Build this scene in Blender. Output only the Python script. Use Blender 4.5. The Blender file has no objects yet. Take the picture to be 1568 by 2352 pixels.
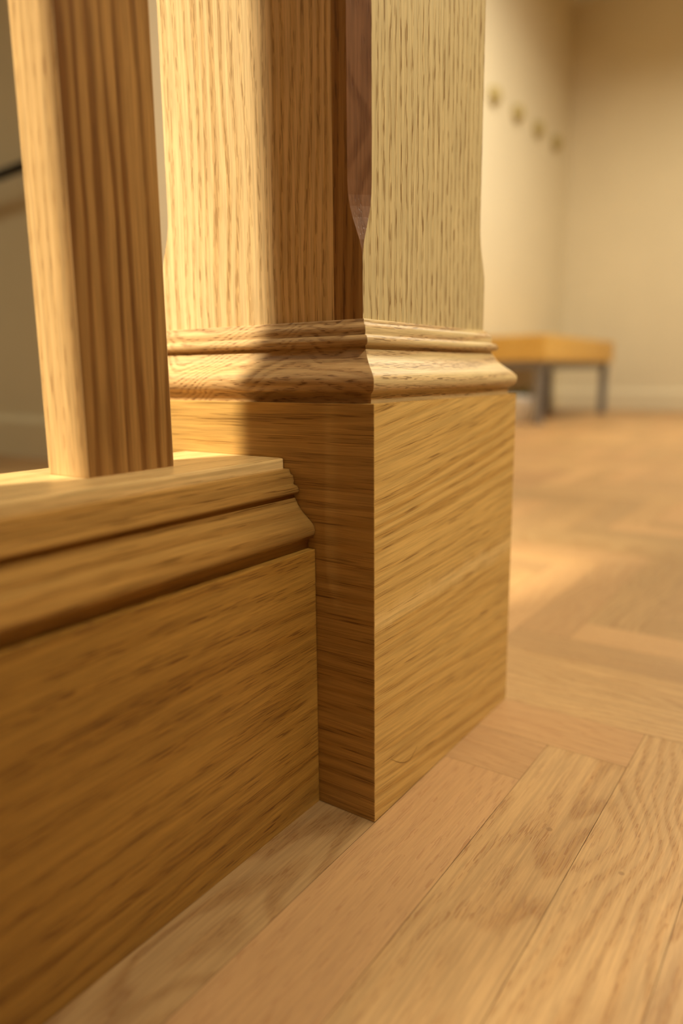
import bpy, bmesh, math, random
from mathutils import Vector, Matrix

sc = bpy.context.scene
C = sc.collection

# ------------------------------------------------------------------ camera
cam_d = bpy.data.cameras.new('camera')
cam = bpy.data.objects.new('camera', cam_d); C.objects.link(cam); sc.camera = cam
cam_d.sensor_fit = 'VERTICAL'; cam_d.sensor_height = 36.0; cam_d.sensor_width = 24.0
cam_d.lens = 1648.97 * 36.0 / 2352.0
CP = Vector((0.1879, -0.2966, 0.2392)); YAW, PITCH, ROLL = 0.6108, -0.1898, -0.0106
fw = Vector((-math.sin(YAW)*math.cos(PITCH), math.cos(YAW)*math.cos(PITCH), math.sin(PITCH)))
rr = Vector((math.cos(YAW), math.sin(YAW), 0)); uu = rr.cross(fw)
r2 = rr*math.cos(ROLL) + uu*math.sin(ROLL); u2 = -rr*math.sin(ROLL) + uu*math.cos(ROLL)
cam.matrix_world = Matrix(((r2.x, u2.x, -fw.x, CP.x), (r2.y, u2.y, -fw.y, CP.y), (r2.z, u2.z, -fw.z, CP.z), (0, 0, 0, 1)))
cam_d.clip_start = 0.01; cam_d.clip_end = 60
cam_d.dof.use_dof = True; cam_d.dof.focus_distance = 0.375; cam_d.dof.aperture_fstop = 3.2

# ------------------------------------------------------------------ light and exposure
sc.view_settings.view_transform = 'Standard'; sc.view_settings.look = 'None'
sc.view_settings.gamma = 1.0; sc.view_settings.exposure = 0.84
w = bpy.data.worlds.new('world'); sc.world = w; w.use_nodes = True
w.node_tree.nodes['Background'].inputs[0].default_value = (1.0, 0.86, 0.62, 1)
w.node_tree.nodes['Background'].inputs[1].default_value = 0.05

def lamp(kind, name, loc, target, power, col, **kw):
    d = bpy.data.lights.new(name, kind); d.energy = power; d.color = col
    for k, v in kw.items(): setattr(d, k, v)
    o = bpy.data.objects.new(name, d); C.objects.link(o); o.location = loc
    o.rotation_euler = (Vector(target) - Vector(loc)).to_track_quat('-Z', 'Y').to_euler()
    return o
WARM = (1.0, 0.90, 0.655)
# narrow gallery spot over the stair side of the balustrade
lamp('SPOT', 'track_spot', (-0.62, -1.35, 2.25), (-0.405, -0.06, 0.30), 430, (1.0, 0.90, 0.67), spot_size=math.radians(21.5), spot_blend=0.3, shadow_soft_size=0.2)
# unseen spot added on the newel post, for falloff towards kerb and floor
lamp('SPOT', 'added_newel_spot', (1.55, -0.03, 2.2), (0.0, 0.15, 0.54), 118, (1.0, 0.89, 0.65), spot_size=math.radians(27), spot_blend=1.0, shadow_soft_size=0.12)
lamp('AREA', 'front_fill', (-0.2, -1.75, 2.3), (-0.1, 0.0, 0.3), 2.6, WARM, shape='DISK', size=0.6)  # unseen fill added to lift the shadowed front faces
# ceiling panels of the room
lamp('AREA', 'room_panel_main', (0.45, 1.0, 2.38), (0.45, 1.0, 0), 12, WARM, shape='RECTANGLE', size=1.5, size_y=1.5, spread=math.radians(110))
lamp('AREA', 'room_panel_far', (0.3, 3.0, 2.38), (0.2, 3.0, 0), 19, WARM, shape='DISK', size=0.6, spread=math.radians(155))
lamp('AREA', 'wall_washer', (-0.25, 2.3, 2.3), (-1.4, 2.7, 0.3), 12, (1.0, 0.90, 0.70), shape='DISK', size=0.4, spread=math.radians(130))
lamp('AREA', 'stair_panel', (-2.6, -0.6, 2.38), (-2.6, -0.5, 0), 6, (0.95, 0.90, 0.62), shape='DISK', size=0.5, spread=math.radians(120))

# ------------------------------------------------------------------ helpers
def link(name, bm, mats, parent=None, smooth=False):
    me = bpy.data.meshes.new(name); bm.normal_update(); bm.to_mesh(me); bm.free()
    if not isinstance(mats, (list, tuple)): mats = [mats]
    for m in mats: me.materials.append(m)
    if smooth:
        for p in me.polygons: p.use_smooth = True
    o = bpy.data.objects.new(name, me); C.objects.link(o)
    if parent: o.parent = parent
    return o

def thing(name, label, cat, loc=(0, 0, 0), group=None, rotz=0):
    o = bpy.data.objects.new(name, None); C.objects.link(o); o.location = loc
    o.rotation_euler = (0, 0, rotz); o.empty_display_size = 0.05
    o['label'] = label; o['category'] = cat
    if group: o['group'] = group
    return o

def struct(o): o['kind'] = 'structure'; return o

def box(bm, x0, x1, y0, y1, z0, z1, slots=None, bevel=0.0):
    """slots: material index for (-x,+x,-y,+y,-z,+z)"""
    v = [bm.verts.new((x, y, z)) for z in (z0, z1) for y in (y0, y1) for x in (x0, x1)]
    F = [(0, 4, 6, 2), (1, 3, 7, 5), (0, 1, 5, 4), (2, 6, 7, 3), (0, 2, 3, 1), (4, 5, 7, 6)]
    fs = []
    for i, f in enumerate(F):
        fc = bm.faces.new([v[k] for k in f]); fc.material_index = slots[i] if slots else 0; fs.append(fc)
    if bevel > 0:
        es = list({e for f in fs for e in f.edges})
        bmesh.ops.bevel(bm, geom=es, offset=bevel, segments=2, affect='EDGES', profile=0.6)
    return fs

def lathe(bm, prof, n=28, axis='Z', org=(0, 0, 0), slot=0):
    org = Vector(org); rings = []
    for r, h in prof:
        ring = []
        for i in range(n):
            a = 2*math.pi*i/n; c, s = r*math.cos(a), r*math.sin(a)
            p = {'Z': (c, s, h), 'X': (h, c, s), 'Y': (s, h, c)}[axis]
            ring.append(bm.verts.new(org + Vector(p)))
        rings.append(ring)
    for a, b in zip(rings, rings[1:]):
        for i in range(n):
            f = bm.faces.new((a[i], a[(i+1) % n], b[(i+1) % n], b[i])); f.material_index = slot; f.smooth = True
    for ring, rev in ((rings[0], True), (rings[-1], False)):
        f = bm.faces.new(list(reversed(ring)) if rev else ring); f.material_index = slot

# ------------------------------------------------------------------ materials
class NT:
    def __init__(s, name):
        s.m = bpy.data.materials.new(name); s.m.use_nodes = True; s.t = s.m.node_tree
        s.b = s.t.nodes['Principled BSDF']
    def n(s, typ, **kw):
        nd = s.t.nodes.new(typ)
        for k, v in kw.items(): setattr(nd, k, v)
        return nd
    def l(s, a, b): s.t.links.new(a, b)
    def math(s, op, a, b=None, c=None, clamp=False):
        nd = s.n('ShaderNodeMath', operation=op); nd.use_clamp = clamp
        for i, x in enumerate((a, b, c)):
            if x is None: continue
            if isinstance(x, (int, float)): nd.inputs[i].default_value = x
            else: s.l(x, nd.inputs[i])
        return nd.outputs[0]
    def vscale(s, v, sc_, loc=(0, 0, 0)):
        nd = s.n('ShaderNodeMapping'); nd.inputs['Scale'].default_value = sc_; nd.inputs['Location'].default_value = loc
        s.l(v, nd.inputs['Vector']); return nd.outputs[0]
    def noise(s, v, scale=1.0, detail=2.0, rough=0.5):
        nd = s.n('ShaderNodeTexNoise'); nd.inputs['Scale'].default_value = scale
        nd.inputs['Detail'].default_value = detail; nd.inputs['Roughness'].default_value = rough
        s.l(v, nd.inputs['Vector']); return nd.outputs['Fac']
    def smooth(s, v, lo, hi, a=0.0, b=1.0):
        nd = s.n('ShaderNodeMapRange', interpolation_type='SMOOTHSTEP')
        s.l(v, nd.inputs[0])
        for i, x in zip((1, 2, 3, 4), (lo, hi, a, b)): nd.inputs[i].default_value = x
        return nd.outputs[0]
    def mix(s, f, a, b, blend='MIX'):
        nd = s.n('ShaderNodeMix', data_type='RGBA', blend_type=blend)
        if isinstance(f, (int, float)): nd.inputs[0].default_value = f
        else: s.l(f, nd.inputs[0])
        for i, x in ((6, a), (7, b)):
            if isinstance(x, tuple): nd.inputs[i].default_value = (*x, 1)
            else: s.l(x, nd.inputs[i])
        return nd.outputs[2]

def oak(name, axis='Z', light=(.60, .40, .17), mid=(.47, .28, .10), pore=(.17, .08, .02),
        ring=0.0055, centre=(0.07, 0.05), warp=0.02, wl=1.5, flow=0.0, ringamt=0.7, poreamt=0.75, porethr=0.60,
        porelen=0.007, porew=0.0006, seed=0.0, tilt=(0, 0, 0), rough=0.38, fleck=0.0, broad=0.35, coord='object',
        bump=0.25, fan=None, streak=None, porebase=.15, irreg=1.1, tint=None, tintamt=0.0, tintscale=9.0):
    """Procedural oak: w runs along the grain, rings in the u-v plane, pore dashes stretched along w."""
    k = NT(name)
    if coord == 'object':
        src = k.n('ShaderNodeTexCoord').outputs['Object']
        rot = {'Z': (0, 0, 0), 'X': (0, -math.pi/2, 0), 'Y': (math.pi/2, 0, 0)}[axis]
        if fan:      # grain lines that spread apart along the board
            a_, z0_, y0_ = fan; sx = k.n('ShaderNodeSeparateXYZ'); k.l(src, sx.inputs[0])
            yy = k.math('ADD', sx.outputs[1], y0_)
            zz = k.math('SUBTRACT', sx.outputs[2], k.math('MULTIPLY', k.math('MULTIPLY', k.math('SUBTRACT', sx.outputs[2], z0_), a_), yy))
            cx_ = k.n('ShaderNodeCombineXYZ'); k.l(sx.outputs[0], cx_.inputs[0]); k.l(sx.outputs[1], cx_.inputs[1]); k.l(zz, cx_.inputs[2]); src = cx_.outputs[0]
        m1 = k.n('ShaderNodeMapping'); m1.inputs['Rotation'].default_value = tilt; k.l(src, m1.inputs[0])
        m2 = k.n('ShaderNodeMapping'); m2.inputs['Rotation'].default_value = rot
        m2.inputs['Location'].default_value = (0, 0, seed*0.37); k.l(m1.outputs[0], m2.inputs[0]); P = m2.outputs[0]
    else:   # a stored per-board vector: (across, up, along)
        at = k.n('ShaderNodeAttribute', attribute_name='grain'); P = at.outputs['Vector']
    w1 = k.noise(k.vscale(P, (7, 7, wl), (seed, seed*2, 0)), 1, 2)
    w2 = k.noise(k.vscale(P, (7, 7, wl), (seed+11, 5, 3)), 1, 2)
    w3 = k.noise(k.vscale(P, (60, 60, 5), (seed, 1, 3)), 1, 2)
    sep = k.n('ShaderNodeSeparateXYZ'); k.l(P, sep.inputs[0])
    u = k.math('ADD', k.math('ADD', sep.outputs[0], -centre[0]), k.math('MULTIPLY', k.math('SUBTRACT', w1, 0.5), warp*4))
    v = k.math('ADD', k.math('ADD', sep.outputs[1], -centre[1]), k.math('MULTIPLY', k.math('SUBTRACT', w2, 0.5), warp*4))
    if flow: u = k.math('ADD', u, k.math('MULTIPLY', k.math('MULTIPLY', sep.outputs[2], sep.outputs[2]), flow))
    r = k.math('SQRT', k.math('ADD', k.math('MULTIPLY', u, u), k.math('MULTIPLY', v, v)))
    r = k.math('ADD', r, k.math('MULTIPLY', k.math('SUBTRACT', w3, 0.5), ring*irreg))
    t = k.math('FRACT', k.math('DIVIDE', r, ring))
    early = k.math('MULTIPLY', k.smooth(t, 0.0, 0.22), k.smooth(t, 0.75, 0.32))      # porous band of each ring
    # the ring strength itself drifts so that bands fade in and out
    drift = k.smooth(k.noise(k.vscale(P, (28, 28, 3), (seed+3, 0, 1)), 1, 2), 0.35, 0.65, 0.35, 1.0)
    band = k.math('MULTIPLY', k.math('MULTIPLY', early, drift), ringamt)
    if coord == 'grain':
        ab = k.n('ShaderNodeAttribute', attribute_name='board'); sb = k.n('ShaderNodeSeparateColor'); k.l(ab.outputs['Color'], sb.inputs[0])
        band = k.math('MULTIPLY', band, k.smooth(sb.outputs[2], 0, 1, .25, 1.15))
    col = k.mix(band, light, mid)
    br = k.smooth(k.noise(k.vscale(P, (16, 16, 1.6), (seed+7, 2, 2)), 1, 2), 0.3, 0.7)
    col = k.mix(k.math('MULTIPLY', br, broad), col, mid)
    if tint:
        tn = k.smooth(k.noise(k.vscale(P, (tintscale, tintscale, tintscale*.35), (seed+21, 2, 5)), 1, 1), 0.42, 0.60)
        col = k.mix(k.math('MULTIPLY', tn, tintamt), col, tint)
    if streak:
        zc_, wd_, am_, sc_ = streak
        jn = k.noise(k.vscale(src, (3, 45, 8), (0, 2, 1)), 1, 5, .7)
        dd = k.math('ABSOLUTE', k.math('SUBTRACT', k.math('ADD', zz, k.math('MULTIPLY', k.math('SUBTRACT', jn, .5), .016)), zc_))
        col = k.mix(k.math('MULTIPLY', k.smooth(dd, wd_, 0), am_), col, sc_)
    fib = k.noise(k.vscale(P, (650, 650, 22), (seed, 0, 0)), 1, 3, 0.6)
    fibf = k.smooth(fib, 0.3, 0.7, 0.82, 1.12)
    mul = k.n('ShaderNodeVectorMath', operation='SCALE'); k.l(col, mul.inputs[0]); k.l(fibf, mul.inputs['Scale']); col = mul.outputs[0]
    if fleck:
        fl = k.smooth(k.noise(k.vscale(P, (350, 60, 14), (seed+4, 8, 2)), 1, 1), 0.60, 0.70)
        col = k.mix(k.math('MULTIPLY', fl, fleck), col, tuple(min(1, c*1.25) for c in light))
    pn = k.noise(k.vscale(P, (1/porew*1.15, 1/porew*1.15, 1/porelen*.8), (seed+1, 3, 3)), 1, 0.0, 0.4)
    pm = k.math('MULTIPLY', k.smooth(pn, porethr, porethr+0.10), k.math('ADD', porebase, k.math('MULTIPLY', early, 1-porebase)))
    col = k.mix(k.math('MULTIPLY', pm, poreamt), col, pore)
    k.l(col, k.b.inputs['Base Color'])
    k.b.inputs['Roughness'].default_value = rough
    k.b.inputs['Specular IOR Level'].default_value = 0.35
    if bump:
        bp = k.n('ShaderNodeBump'); bp.inputs['Strength'].default_value = bump; bp.inputs['Distance'].default_value = 0.0004
        h = k.math('SUBTRACT', k.math('MULTIPLY', fib, 0.35), pm); k.l(h, bp.inputs['Height']); k.l(bp.outputs[0], k.b.inputs['Normal'])
    k.col = col
    return k

def plain(name, col, rough=0.6, metal=0.0, mottle=0.04, scale=30):
    k = NT(name); src = k.n('ShaderNodeTexCoord').outputs['Object']
    n = k.noise(src, scale, 3)
    f = k.smooth(n, 0.3, 0.7, 1-mottle, 1+mottle)
    rgb = k.n('ShaderNodeRGB'); rgb.outputs[0].default_value = (*col, 1)
    m = k.n('ShaderNodeVectorMath', operation='SCALE'); k.l(rgb.outputs[0], m.inputs[0]); k.l(f, m.inputs['Scale'])
    k.l(m.outputs[0], k.b.inputs['Base Color']); k.b.inputs['Roughness'].default_value = rough; k.b.inputs['Metallic'].default_value = metal
    return k.m

W = 0.1832; H = 0.2248
m_shaft_front = oak('oak_shaft_front', 'Z', light=(.72, .52, .27), mid=(.50, .31, .125), ring=.0062, centre=(-.30, -.04), warp=.018, wl=2.2, ringamt=.9, porelen=.006, porethr=.54, seed=1.3, rough=.36, poreamt=.5, porebase=.1, irreg=1.8).m
m_shaft_side = oak('oak_shaft_side', 'Z', light=(.62, .50, .27), mid=(.52, .38, .18), pore=(.22, .12, .04), ring=.0058, centre=(.0, .6), warp=.004, wl=.8, ringamt=.55, porelen=.008, porew=.0007, porethr=.53, seed=4.1, rough=.30, poreamt=.9, broad=.2, porebase=.04).m
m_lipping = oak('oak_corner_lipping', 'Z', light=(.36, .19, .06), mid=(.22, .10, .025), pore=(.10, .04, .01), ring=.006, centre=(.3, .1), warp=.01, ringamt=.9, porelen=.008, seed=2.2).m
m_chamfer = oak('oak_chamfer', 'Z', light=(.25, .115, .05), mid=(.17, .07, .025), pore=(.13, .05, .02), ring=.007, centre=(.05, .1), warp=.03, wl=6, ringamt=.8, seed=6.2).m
m_mould_x = oak('oak_moulding_front', 'X', light=(.62, .41, .18), mid=(.42, .24, .09), pore=(.14, .06, .02), ring=.0042, centre=(.20, .01), warp=.035, wl=9, ringamt=.8, porelen=.0045, porethr=.55, seed=3.1, tint=(.27, .14, .07), tintamt=.75, tintscale=7).m
m_mould_y = oak('oak_moulding_side', 'Y', light=(.62, .46, .23), mid=(.52, .32, .15), pore=(.15, .08, .03), ring=.006, centre=(.05, .22), warp=.012, wl=3, ringamt=.8, porelen=.006, porethr=.55, seed=5.4).m
m_plinth_x = oak('oak_plinth_front', 'X', light=(.52, .31, .095), mid=(.36, .19, .045), pore=(.12, .05, .01), ring=.010, centre=(.45, .05), warp=.012, wl=3.2, ringamt=.75, porelen=.022, porew=.0005, porethr=.59, irreg=2.0, porebase=.25, seed=7.7, rough=.34).m
m_plinth_y = oak('oak_plinth_side', 'Y', light=(.62, .395, .128), mid=(.45, .245, .058), pore=(.16, .07, .015), ring=.0085, centre=(.05, .55), warp=.012, wl=2.8, ringamt=.8, porelen=.020, porew=.0005, porethr=.62, irreg=2.0, streak=(.113, .008, .5, (.78, .56, .25)), porebase=.2, seed=9.3, rough=.34, fan=(1.22, .087, .0916), fleck=.2).m
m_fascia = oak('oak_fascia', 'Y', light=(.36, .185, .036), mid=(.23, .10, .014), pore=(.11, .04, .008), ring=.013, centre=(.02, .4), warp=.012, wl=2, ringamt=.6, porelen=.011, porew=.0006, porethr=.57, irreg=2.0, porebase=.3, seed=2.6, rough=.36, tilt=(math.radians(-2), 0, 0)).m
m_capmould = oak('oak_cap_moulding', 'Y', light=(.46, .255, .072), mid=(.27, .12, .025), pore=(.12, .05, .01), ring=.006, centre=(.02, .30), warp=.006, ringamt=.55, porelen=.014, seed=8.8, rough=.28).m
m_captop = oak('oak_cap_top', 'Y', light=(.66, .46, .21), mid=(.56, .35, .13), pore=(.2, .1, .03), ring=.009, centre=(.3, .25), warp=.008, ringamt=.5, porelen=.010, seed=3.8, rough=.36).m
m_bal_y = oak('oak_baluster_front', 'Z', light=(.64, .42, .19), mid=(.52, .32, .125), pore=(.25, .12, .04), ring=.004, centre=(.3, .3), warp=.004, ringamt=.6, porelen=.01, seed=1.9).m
m_bal_x_shaded = oak('oak_baluster_shaded_side', 'Z', light=(.38, .20, .06), mid=(.155, .06, .012), pore=(.10, .04, .01), ring=.0085, centre=(.04, -.30), warp=.006, wl=1.2, ringamt=1.0, porelen=.014, seed=6.6, poreamt=.4, broad=.6, irreg=2.2).m  # shade of the unlit side put into the colour; stripes are grain
m_gap = plain('joint_shadow_line', (.05, .025, .01), .8)
m_wall = plain('cream_wall_paint', (.74, .65, .47), .75, mottle=.015, scale=4)
m_skirt = plain('cream_skirting_paint', (.74, .65, .47), .6, mottle=.01)
m_ceil = plain('ceiling_paint', (.70, .66, .55), .85, mottle=.01)
m_black = plain('black_handrail_paint', (.012, .010, .009), .4)
m_steel = plain('grey_metal', (.24, .23, .24), .4, .6)
m_benchtop = oak('honey_bench_wood', 'Y', light=(.72, .44, .11), mid=(.62, .34, .06), ring=.02, centre=(.1, .4), ringamt=.4, seed=5.5, rough=.4).m
m_knob = plain('olive_brass', (.44, .35, .15), .5, .1)
m_pot = plain('white_glaze', (.86, .87, .88), .35)
m_leaf = plain('leaf_green', (.13, .17, .05), .6, mottle=.3, scale=60)
m_soil = plain('soil', (.06, .04, .02), .9)

# ------------------------------------------------------------------ floor: herringbone oak blocks
def build_floor():
    w_, n = 0.0494, 6
    random.seed(23)
    bm = bmesh.new()
    lay = bm.verts.layers.float_vector.new('grain')
    lc = bm.loops.layers.float_color.new('board')
    ox, oy = 0.0, 0.084
    X0, X1, Y0, Y1 = -4.0, 2.6, -2.2, 4.5
    g = 0.00012
    def plank(x0, x1, y0, y1, along_y):
        cx0, cx1, cy0, cy1 = max(x0, X0), min(x1, X1), max(y0, Y0), min(y1, Y1)
        if cx1 - cx0 < 1e-4 or cy1 - cy0 < 1e-4: return
        special = {(-1, True): ((.2, .05, 1.0), (.9, .012, .3)), (0, True): ((.85, .55, .15), (13, .02, 2)), (1, True): ((.15, .75, .85), (.15, -.045, -4.15)),  # first board, beside the kerb: dark tone includes painted-in shade
                   (2, True): ((.1, .9, 1.0), (9, .0, 6)), (3, True): ((.3, .6, .8), (-12, .01, 4)), (0, False): ((.9, .35, .35), (11, 0, 3)), (1, False): ((.8, .6, .3), (-9, .02, -5))}.get(
                   (round((x0-ox)/w_) if along_y else round((y0-oy)/w_), along_y)) if (abs(y1-oy-round((x0-ox)/w_)*w_) < 1e-4 if along_y else abs(x1-ox-(round((y0-oy)/w_)+1)*w_) < 1e-4) else None
        near = (abs(cx0) < .8 and -.8 < cy0 < 1.2)
        rnd = (random.random(), random.random(), random.random())
        off = (random.choice((-14, -9, -2, .5, 8, 13)) + random.uniform(-2, 2), random.uniform(-.03, .03), random.uniform(-9, 9))
        if special: rnd, off = special
        # rotate the growth rings a little differently in every board
        gg = g if near else 0
        pts = [(cx0+gg, cy0+gg), (cx1-gg, cy0+gg), (cx1-gg, cy1-gg), (cx0+gg, cy1-gg)]
        vs = []
        for (x, y) in pts:
            v = bm.verts.new((x, y, 0))
            a, b = ((x-(x0+x1)/2), (y-(y0+y1)/2)) if along_y else ((y-(y0+y1)/2), (x-(x0+x1)/2))
            v[lay] = (a + off[0]*0.02, off[1], b + off[2])
            vs.append(v)
        f = bm.faces.new(vs)
        for lp in f.loops: lp[lc] = (*rnd, 1)
    L = n*w_
    for j in range(-14, 22):           # diagonal bands
        for k_ in range(-130, 150):
            bx, by = ox - j*L, oy + j*L
            x, y = bx + k_*w_, by + k_*w_
            if not (X0-L < x < X1+L and Y0-L < y < Y1+L): continue
            plank(x, x+w_, y-L, y, True)
            plank(x+w_-L, x+w_, y, y+w_, False)
    k = oak('oak_herringbone', coord='grain', light=(.45, .28, .122), mid=(.34, .185, .066), pore=(.24, .11, .035), ring=.0078,
            centre=(.02, .05), warp=.022, wl=5.0, ringamt=.75, porelen=.006, porew=.00065, porethr=.56, poreamt=.7, rough=.42, bump=.25, broad=.3, irreg=2.0)
    at = k.n('ShaderNodeAttribute', attribute_name='board'); sp = k.n('ShaderNodeSeparateColor'); k.l(at.outputs['Color'], sp.inputs[0])
    col = k.mix(k.math('MULTIPLY', sp.outputs[0], .45), k.col, (.50, .26, .12))
    hsv = k.n('ShaderNodeHueSaturation'); k.l(col, hsv.inputs['Color'])
    k.l(k.smooth(sp.outputs[1], 0, 1, .82, 1.06), hsv.inputs['Value'])
    col = hsv.outputs[0]
    # small round pin marks and dark flecks
    vor = k.n('ShaderNodeTexVoronoi', feature='F1'); vor.inputs['Scale'].default_value = 24
    src = k.n('ShaderNodeTexCoord').outputs['Object']; k.l(src, vor.inputs['Vector'])
    dot = k.smooth(vor.outputs['Distance'], .052, .035)
    keep = k.n('ShaderNodeSeparateColor'); k.l(vor.outputs['Color'], keep.inputs[0])
    dotm = k.math('MULTIPLY', dot, k.smooth(keep.outputs[0], .28, .32))
    col = k.mix(k.math('MULTIPLY', dotm, .6), col, (.20, .10, .035))
    k.l(col, k.b.inputs['Base Color'])
    bm2 = bm
    # sub-floor seen only through the hairline joints
    f = [bm2.verts.new(p) for p in ((X0, Y0, -.0012), (X1, Y0, -.0012), (X1, Y1, -.0012), (X0, Y1, -.0012))]
    fc = bm2.faces.new(f); fc.material_index = 1
    return struct(link('floor', bm2, [k.m, m_gap]))
build_floor()

# ------------------------------------------------------------------ room shell
ZC = 2.40; XL = -1.40; YJ = 0.95; YB = 4.5; XR = 2.6; YF = -2.2; XFL = -4.0
def slab(name, *b, mat=m_wall):
    bm = bmesh.new(); box(bm, *b); return struct(link(name, bm, mat))
slab('wall_back', XL, XR, YB, YB+.1, -.01, ZC+.02)
slab('wall_left', XL-.1, XL, YJ, YB+.1, -.01, ZC+.02)
slab('wall_stair', XFL, XL-.1, YJ, YJ+.1, -.01, ZC+.02)
slab('wall_far_left', XFL-.1, XFL, YF, YJ+.1, -.01, ZC+.02)
slab('wall_right', XR, XR+.1, YF, YB+.1, -.01, ZC+.02)
slab('wall_front', XFL-.1, XR+.1, YF-.1, YF, -.01, ZC+.02)
slab('ceiling', XFL-.1, XR+.1, YF-.1, YB+.1, ZC, ZC+.1, mat=m_ceil)
def skirting(name, horizontal, a, b, pos, sgn):
    bm = bmesh.new(); h, t = .125, .014
    prof = [(0, 0), (t, 0), (t, h-.018), (t*.55, h-.006), (t*.3, h), (0, h)]
    def P(d, z, u): return (u, pos+sgn*d, z) if horizontal else (pos+sgn*d, u, z)
    A = [bm.verts.new(P(d, z, a)) for d, z in prof]; B = [bm.verts.new(P(d, z, b)) for d, z in prof]
    for i in range(len(prof)):
        j = (i+1) % len(prof); bm.faces.new((A[i], A[j], B[j], B[i]))
    bm.faces.new(A[::-1]); bm.faces.new(B); bmesh.ops.recalc_face_normals(bm, faces=bm.faces)
    return struct(link(name, bm, m_skirt))
skirting('baseboard_back', True, XL, XR, YB, -1)
skirting('baseboard_left', False, YJ, YB-.014, XL, 1)
skirting('baseboard_stair', True, XFL, XL-.1, YJ, -1)

# ------------------------------------------------------------------ moulding profile shared by post and kerb
PROF = [(.0046, 0), (.0044, .0046), (.0036, .0049), (.0012, .0062), (.0002, .0080), (-.0002, .0100), (.0002, .0120), (.0014, .0138), (.0034, .0156),
        (.0060, .0177), (.0087, .0202), (.0108, .0228), (.0122, .0254), (.0136, .0279), (.0137, .0284), (.0108, .0290), (.0100, .0304), (.0103, .0317), (.0112, .0330),
        (.0134, .0337), (.0136, .0341), (.0133, .0356), (.0136, .0372), (.0140, .0386), (.0154, .0390), (.0160, .0406), (.0162, .0418)]

# ------------------------------------------------------------------ newel post (corner of its plinth is the world origin)
post = thing('newel_post', 'square oak newel post with moulded base and tall plinth, standing on the parquet', 'newel post', (-W/2, W/2, 0))
def L_(x, y): return (x + W/2, y - W/2)
def shaft():
    bm = bmesh.new(); s = .0178
    x0, x1, y0, y1 = -W+s, -s, s, W-s
    lv = [(H+.001, 0), (.2965, 0), (.3005, .0006), (.3050, .0018), (.3105, .0038), (.3160, .0058), (.3215, .0074), (.3270, .0084), (.3340, .0088), (1.02, .0088), (1.04, .002), (1.12, .002)]
    strip = .0355 - s
    loops = []
    for z, c in lv:
        c = max(c, .0002)
        pts = [(x0+c, y0), (x1-max(strip, c+.0005), y0), (x1-c, y0), (x1, y0+c), (x1, y1-c), (x1-c, y1), (x0+c, y1), (x0, y1-c), (x0, y0+c)]
        loops.append([bm.verts.new((*L_(x, y), z)) for x, y in pts])
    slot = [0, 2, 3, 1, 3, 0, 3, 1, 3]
    for a, b in zip(loops, loops[1:]):
        for i in range(9):
            j = (i+1) % 9; f = bm.faces.new((a[i], a[j], b[j], b[i])); f.material_index = slot[i]
    bm.faces.new(loops[-1]); bm.faces.new(loops[0][::-1])
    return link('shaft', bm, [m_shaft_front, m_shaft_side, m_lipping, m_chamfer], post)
shaft()
def ring_moulding():
    bm = bmesh.new()
    for side in range(4):
        A, B = [], []
        for s, h in PROF:
            a, b = s, W-s
            c = {0: ((-b, a), (-a, a)), 1: ((-a, a), (-a, b)), 2: ((-a, b), (-b, b)), 3: ((-b, b), (-b, a))}[side]
            A.append(bm.verts.new((*L_(*c[0]), H+h))); B.append(bm.verts.new((*L_(*c[1]), H+h)))
        for i in range(len(PROF)-1):
            f = bm.faces.new((A[i], B[i], B[i+1], A[i+1])); f.material_index = side % 2; f.smooth = True
        # flat top ledge back to the shaft
        t = .0180; c = {0: ((-W+t, t), (-t, t)), 1: ((-t, t), (-t, W-t)), 2: ((-t, W-t), (-W+t, W-t)), 3: ((-W+t, W-t), (-W+t, t))}[side]
        a2 = bm.verts.new((*L_(*c[0]), H+.0418)); b2 = bm.verts.new((*L_(*c[1]), H+.0418))
        f = bm.faces.new((A[-1], B[-1], b2, a2)); f.material_index = side % 2
    return link('base_moulding', bm, [m_mould_x, m_mould_y], post)
ring_moulding()
bm = bmesh.new(); box(bm, 0-W/2, W/2, -W/2, W/2, 0, H, slots=(1, 1, 0, 0, 0, 0), bevel=.0004)
link('plinth', bm, [m_plinth_x, m_plinth_y], post)
# fine curved scratch on the plinth's right face
cu = bmesh.new()
pts = []
for i in range(15):
    t = i/14; yy = .017 + .030*t; zz = .0295 - .0105*math.sin(min(1, t*1.35)*math.pi*.5) + (.0045*(t-.74)/.26 if t > .74 else 0)
    pts.append((yy, zz))
prev = None
for i, (yy, zz) in enumerate(pts):
    wd = .00022*math.sin(math.pi*(i+.6)/15.2)
    a = cu.verts.new((W/2+.00012, yy-W/2, zz-wd)); b = cu.verts.new((W/2+.00012, yy-W/2, zz+wd)); cc = cu.verts.new((W/2-.0001, yy-W/2, zz))
    if prev:
        cu.faces.new((prev[0], a, b, prev[1])); cu.faces.new((prev[1], b, cc, prev[2])); cu.faces.new((prev[2], cc, a, prev[0]))
    prev = (a, b, cc)
o = link('scratch', cu, plain('scratch_brown', (.22, .12, .03), .7), post); o['label'] = 'fine dark curved scratch'

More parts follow.
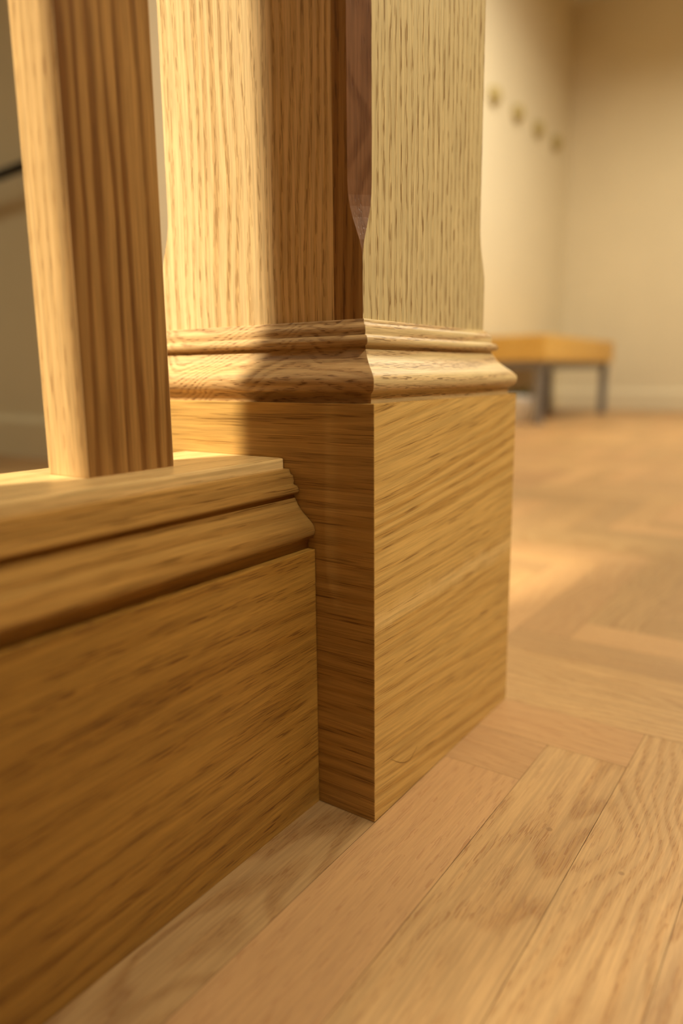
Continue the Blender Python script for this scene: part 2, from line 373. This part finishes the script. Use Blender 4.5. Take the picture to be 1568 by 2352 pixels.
# ------------------------------------------------------------------ balustrade kerb running towards the viewer
YK = -1.5; XF = -.0370; XB = -.1514; XM = (XF+XB)/2
kerb = thing('balustrade_kerb', 'low oak balustrade kerb with moulded cap, butting against the newel plinth', 'balustrade base', (XM, YK/2, 0))
def K(x, y, z): return (x-XM, y-YK/2, z)
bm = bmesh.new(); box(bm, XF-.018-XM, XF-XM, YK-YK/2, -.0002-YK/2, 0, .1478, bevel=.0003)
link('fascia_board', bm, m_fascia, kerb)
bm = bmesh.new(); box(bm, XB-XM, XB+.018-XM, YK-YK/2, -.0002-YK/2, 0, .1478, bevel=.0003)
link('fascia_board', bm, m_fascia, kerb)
def cap_mould(sgn, xf):
    bm = bmesh.new(); A, B = [], []
    for s, h in PROF:
        x = xf - sgn*s
        A.append(bm.verts.new(K(x, YK, .1480+h))); B.append(bm.verts.new(K(x, -.0003, .1480+h)))
    xi = xf - sgn*.030
    for z in (.1480+PROF[-1][1], .1480): A.append(bm.verts.new(K(xi, YK, z))); B.append(bm.verts.new(K(xi, -.0003, z)))
    n = len(A)
    for i in range(n):
        f = bm.faces.new((A[i], A[(i+1) % n], B[(i+1) % n], B[i])); f.smooth = i < len(PROF)-1
    bm.faces.new(A[::-1]); bm.faces.new(B)
    bmesh.ops.recalc_face_normals(bm, faces=bm.faces)
    return link('cap_moulding', bm, m_capmould, kerb)
cap_mould(1, XF); cap_mould(-1, XB)
bm = bmesh.new()
box(bm, -.1315-XM, -.0569-XM, YK-YK/2, -.0003-YK/2, .1480, .1955, bevel=.0014)
link('cap_board', bm, m_captop, kerb)

# ------------------------------------------------------------------ balusters
def baluster(y, label):
    t = thing('baluster', label, 'baluster', (-.0948, y, .1955), 'square balusters on the kerb')
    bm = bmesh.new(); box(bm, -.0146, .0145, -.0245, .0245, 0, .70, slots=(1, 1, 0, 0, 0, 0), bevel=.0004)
    link('spindle', bm, [m_bal_y, m_bal_x_shaded], t); return t
b0 = baluster(-.0809, 'square oak baluster nearest the newel post, rising from the kerb')
SP = .111  # the further balusters are unseen, added and spaced for their shadow on the post
for i, lab in ((1, 'added square oak baluster out of view on the kerb, second from the newel post'), (2, 'added square oak baluster out of view on the kerb, third from the newel post'),
               (3, 'added square oak baluster out of view on the kerb, fourth from the newel post')):
    c = b0.copy(); C.objects.link(c); c.location.y = -.0809 - SP*i; c['label'] = lab
    for ch in list(b0.children):
        d = ch.copy(); C.objects.link(d); d.parent = c

# ------------------------------------------------------------------ bench in the far corner
BX1, BX0, BY0, BY1, BZ = -.95, -1.34, 2.93, 4.08, .405
bench = thing('bench', 'low bench with thick honey wood top and grey metal legs in the far corner', 'bench', ((BX0+BX1)/2, (BY0+BY1)/2, 0))
bx, by = (BX1-BX0)/2, (BY1-BY0)/2
bm = bmesh.new(); box(bm, -bx, bx, -by, by, BZ-.115, BZ, bevel=.004); link('bench_top', bm, m_benchtop, bench)
bm = bmesh.new()
for (a0, a1, c0, c1) in ((-bx+.03, bx-.03, -by+.03, -by+.06), (-bx+.03, bx-.03, by-.06, by-.03), (-bx+.03, -bx+.06, -by+.06, by-.06), (bx-.06, bx-.03, -by+.06, by-.06)):
    box(bm, a0, a1, c0, c1, BZ-.150, BZ-.115)
link('frame', bm, m_steel, bench)
for sx in (-1, 1):
    for sy in (-1, 1):
        cx, cy = sx*(bx-.035), sy*(by-.05)
        bm = bmesh.new(); box(bm, cx-.019, cx+.019, cy-.019, cy+.019, .004, BZ-.115, bevel=.003)
        box(bm, cx-.023, cx+.023, cy-.023, cy+.023, 0, .012, bevel=.002)
        link('leg', bm, m_steel, bench)

# ------------------------------------------------------------------ potted plant under the bench
plant = thing('potted_plant', 'small white plant pot with green leaves on the floor under the bench', 'potted plant', (-1.10, 3.03, 0))
bm = bmesh.new(); lathe(bm, [(.050, 0), (.060, .004), (.078, .115), (.083, .130), (.077, .130), (.070, .105)], 28); link('pot', bm, m_pot, plant)
bm = bmesh.new(); lathe(bm, [(.068, .100), (.0695, .108)], 24); link('soil', bm, m_soil, plant)
random.seed(4); bm = bmesh.new()
for i in range(26):
    a = random.uniform(0, 6.28); ln = random.uniform(.05, .09); wd = random.uniform(.010, .017); up = random.uniform(.5, 1.3)
    prev = None
    for s in range(6):
        t = s/5; r = .022 + ln*t*math.cos(up*(1-.3*t)); z = .107 + ln*t*math.sin(up) - .02*t*t
        hw = wd*math.sin(math.pi*min(.97, t*.9+.08))
        c_ = Vector((r*math.cos(a), r*math.sin(a), z)); q = Vector((-math.sin(a), math.cos(a), 0))*hw
        e = (bm.verts.new(c_-q+Vector((0, 0, .003))), bm.verts.new(c_), bm.verts.new(c_+q+Vector((0, 0, .003))))
        if prev: bm.faces.new((prev[0], e[0], e[1], prev[1])); bm.faces.new((prev[1], e[1], e[2], prev[2]))
        prev = e
o = link('leaves', bm, m_leaf, plant)

# ------------------------------------------------------------------ wall knobs above the bench
kn0 = None
for yk, lab in ((3.30, 'round olive coat peg on the cream wall nearest the newel post, leftmost of the four'), (3.606, 'round olive coat peg on the cream wall, second from the newel post'),
                (3.911, 'round olive coat peg on the cream wall, third from the newel post'), (4.22, 'round olive coat peg on the cream wall nearest the room corner')):
    if kn0 is None:
        kn0 = thing('coat_peg', lab, 'coat peg', (XL, yk, 1.575), 'row of four coat pegs')
        bm = bmesh.new(); lathe(bm, [(.046, 0), (.046, .004), (.042, .007)], 28, 'X'); link('backplate', bm, m_knob, kn0)
        bm = bmesh.new(); lathe(bm, [(.034, .006), (.039, .012), (.041, .022), (.038, .032), (.028, .040), (.012, .044), (.003, .045)], 28, 'X'); link('peg_head', bm, m_knob, kn0)
    else:
        c = kn0.copy(); C.objects.link(c); c.location.y = yk; c['label'] = lab
        for ch in list(kn0.children):
            d = ch.copy(); C.objects.link(d); d.parent = c

# ------------------------------------------------------------------ black handrail on the stair wall
rail = thing('wall_handrail', 'black handrail on the pale wall left of the nearest baluster', 'handrail', (-2.0, YJ, .775))
bm = bmesh.new(); tube = [(-.9, -.10), (.50, .055)]
def bar(bm, p, q, r, n=14):
    p, q = Vector(p), Vector(q); d = (q-p).normalized(); a = d.orthogonal().normalized(); b = d.cross(a)
    R = [[bm.verts.new(o_ + a*r*math.cos(2*math.pi*i/n) + b*r*math.sin(2*math.pi*i/n)) for i in range(n)] for o_ in (p, q)]
    for i in range(n): bm.faces.new((R[0][i], R[0][(i+1) % n], R[1][(i+1) % n], R[1][i])).smooth = True
    bm.faces.new(R[0][::-1]); bm.faces.new(R[1]); bmesh.ops.recalc_face_normals(bm, faces=bm.faces)
bar(bm, (-.9, -.06, -.04), (.50, -.06, .016), .013); link('rail', bm, m_black, rail)
for x in (-.6, .42):
    z = -.04 + (x+.9)/1.4*.056
    bm = bmesh.new(); bar(bm, (x, 0, z-.05), (x, -.058, z-.05), .006); bar(bm, (x, -.058, z-.054), (x, -.058, z-.012), .006)
    link('bracket', bm, m_black, rail)
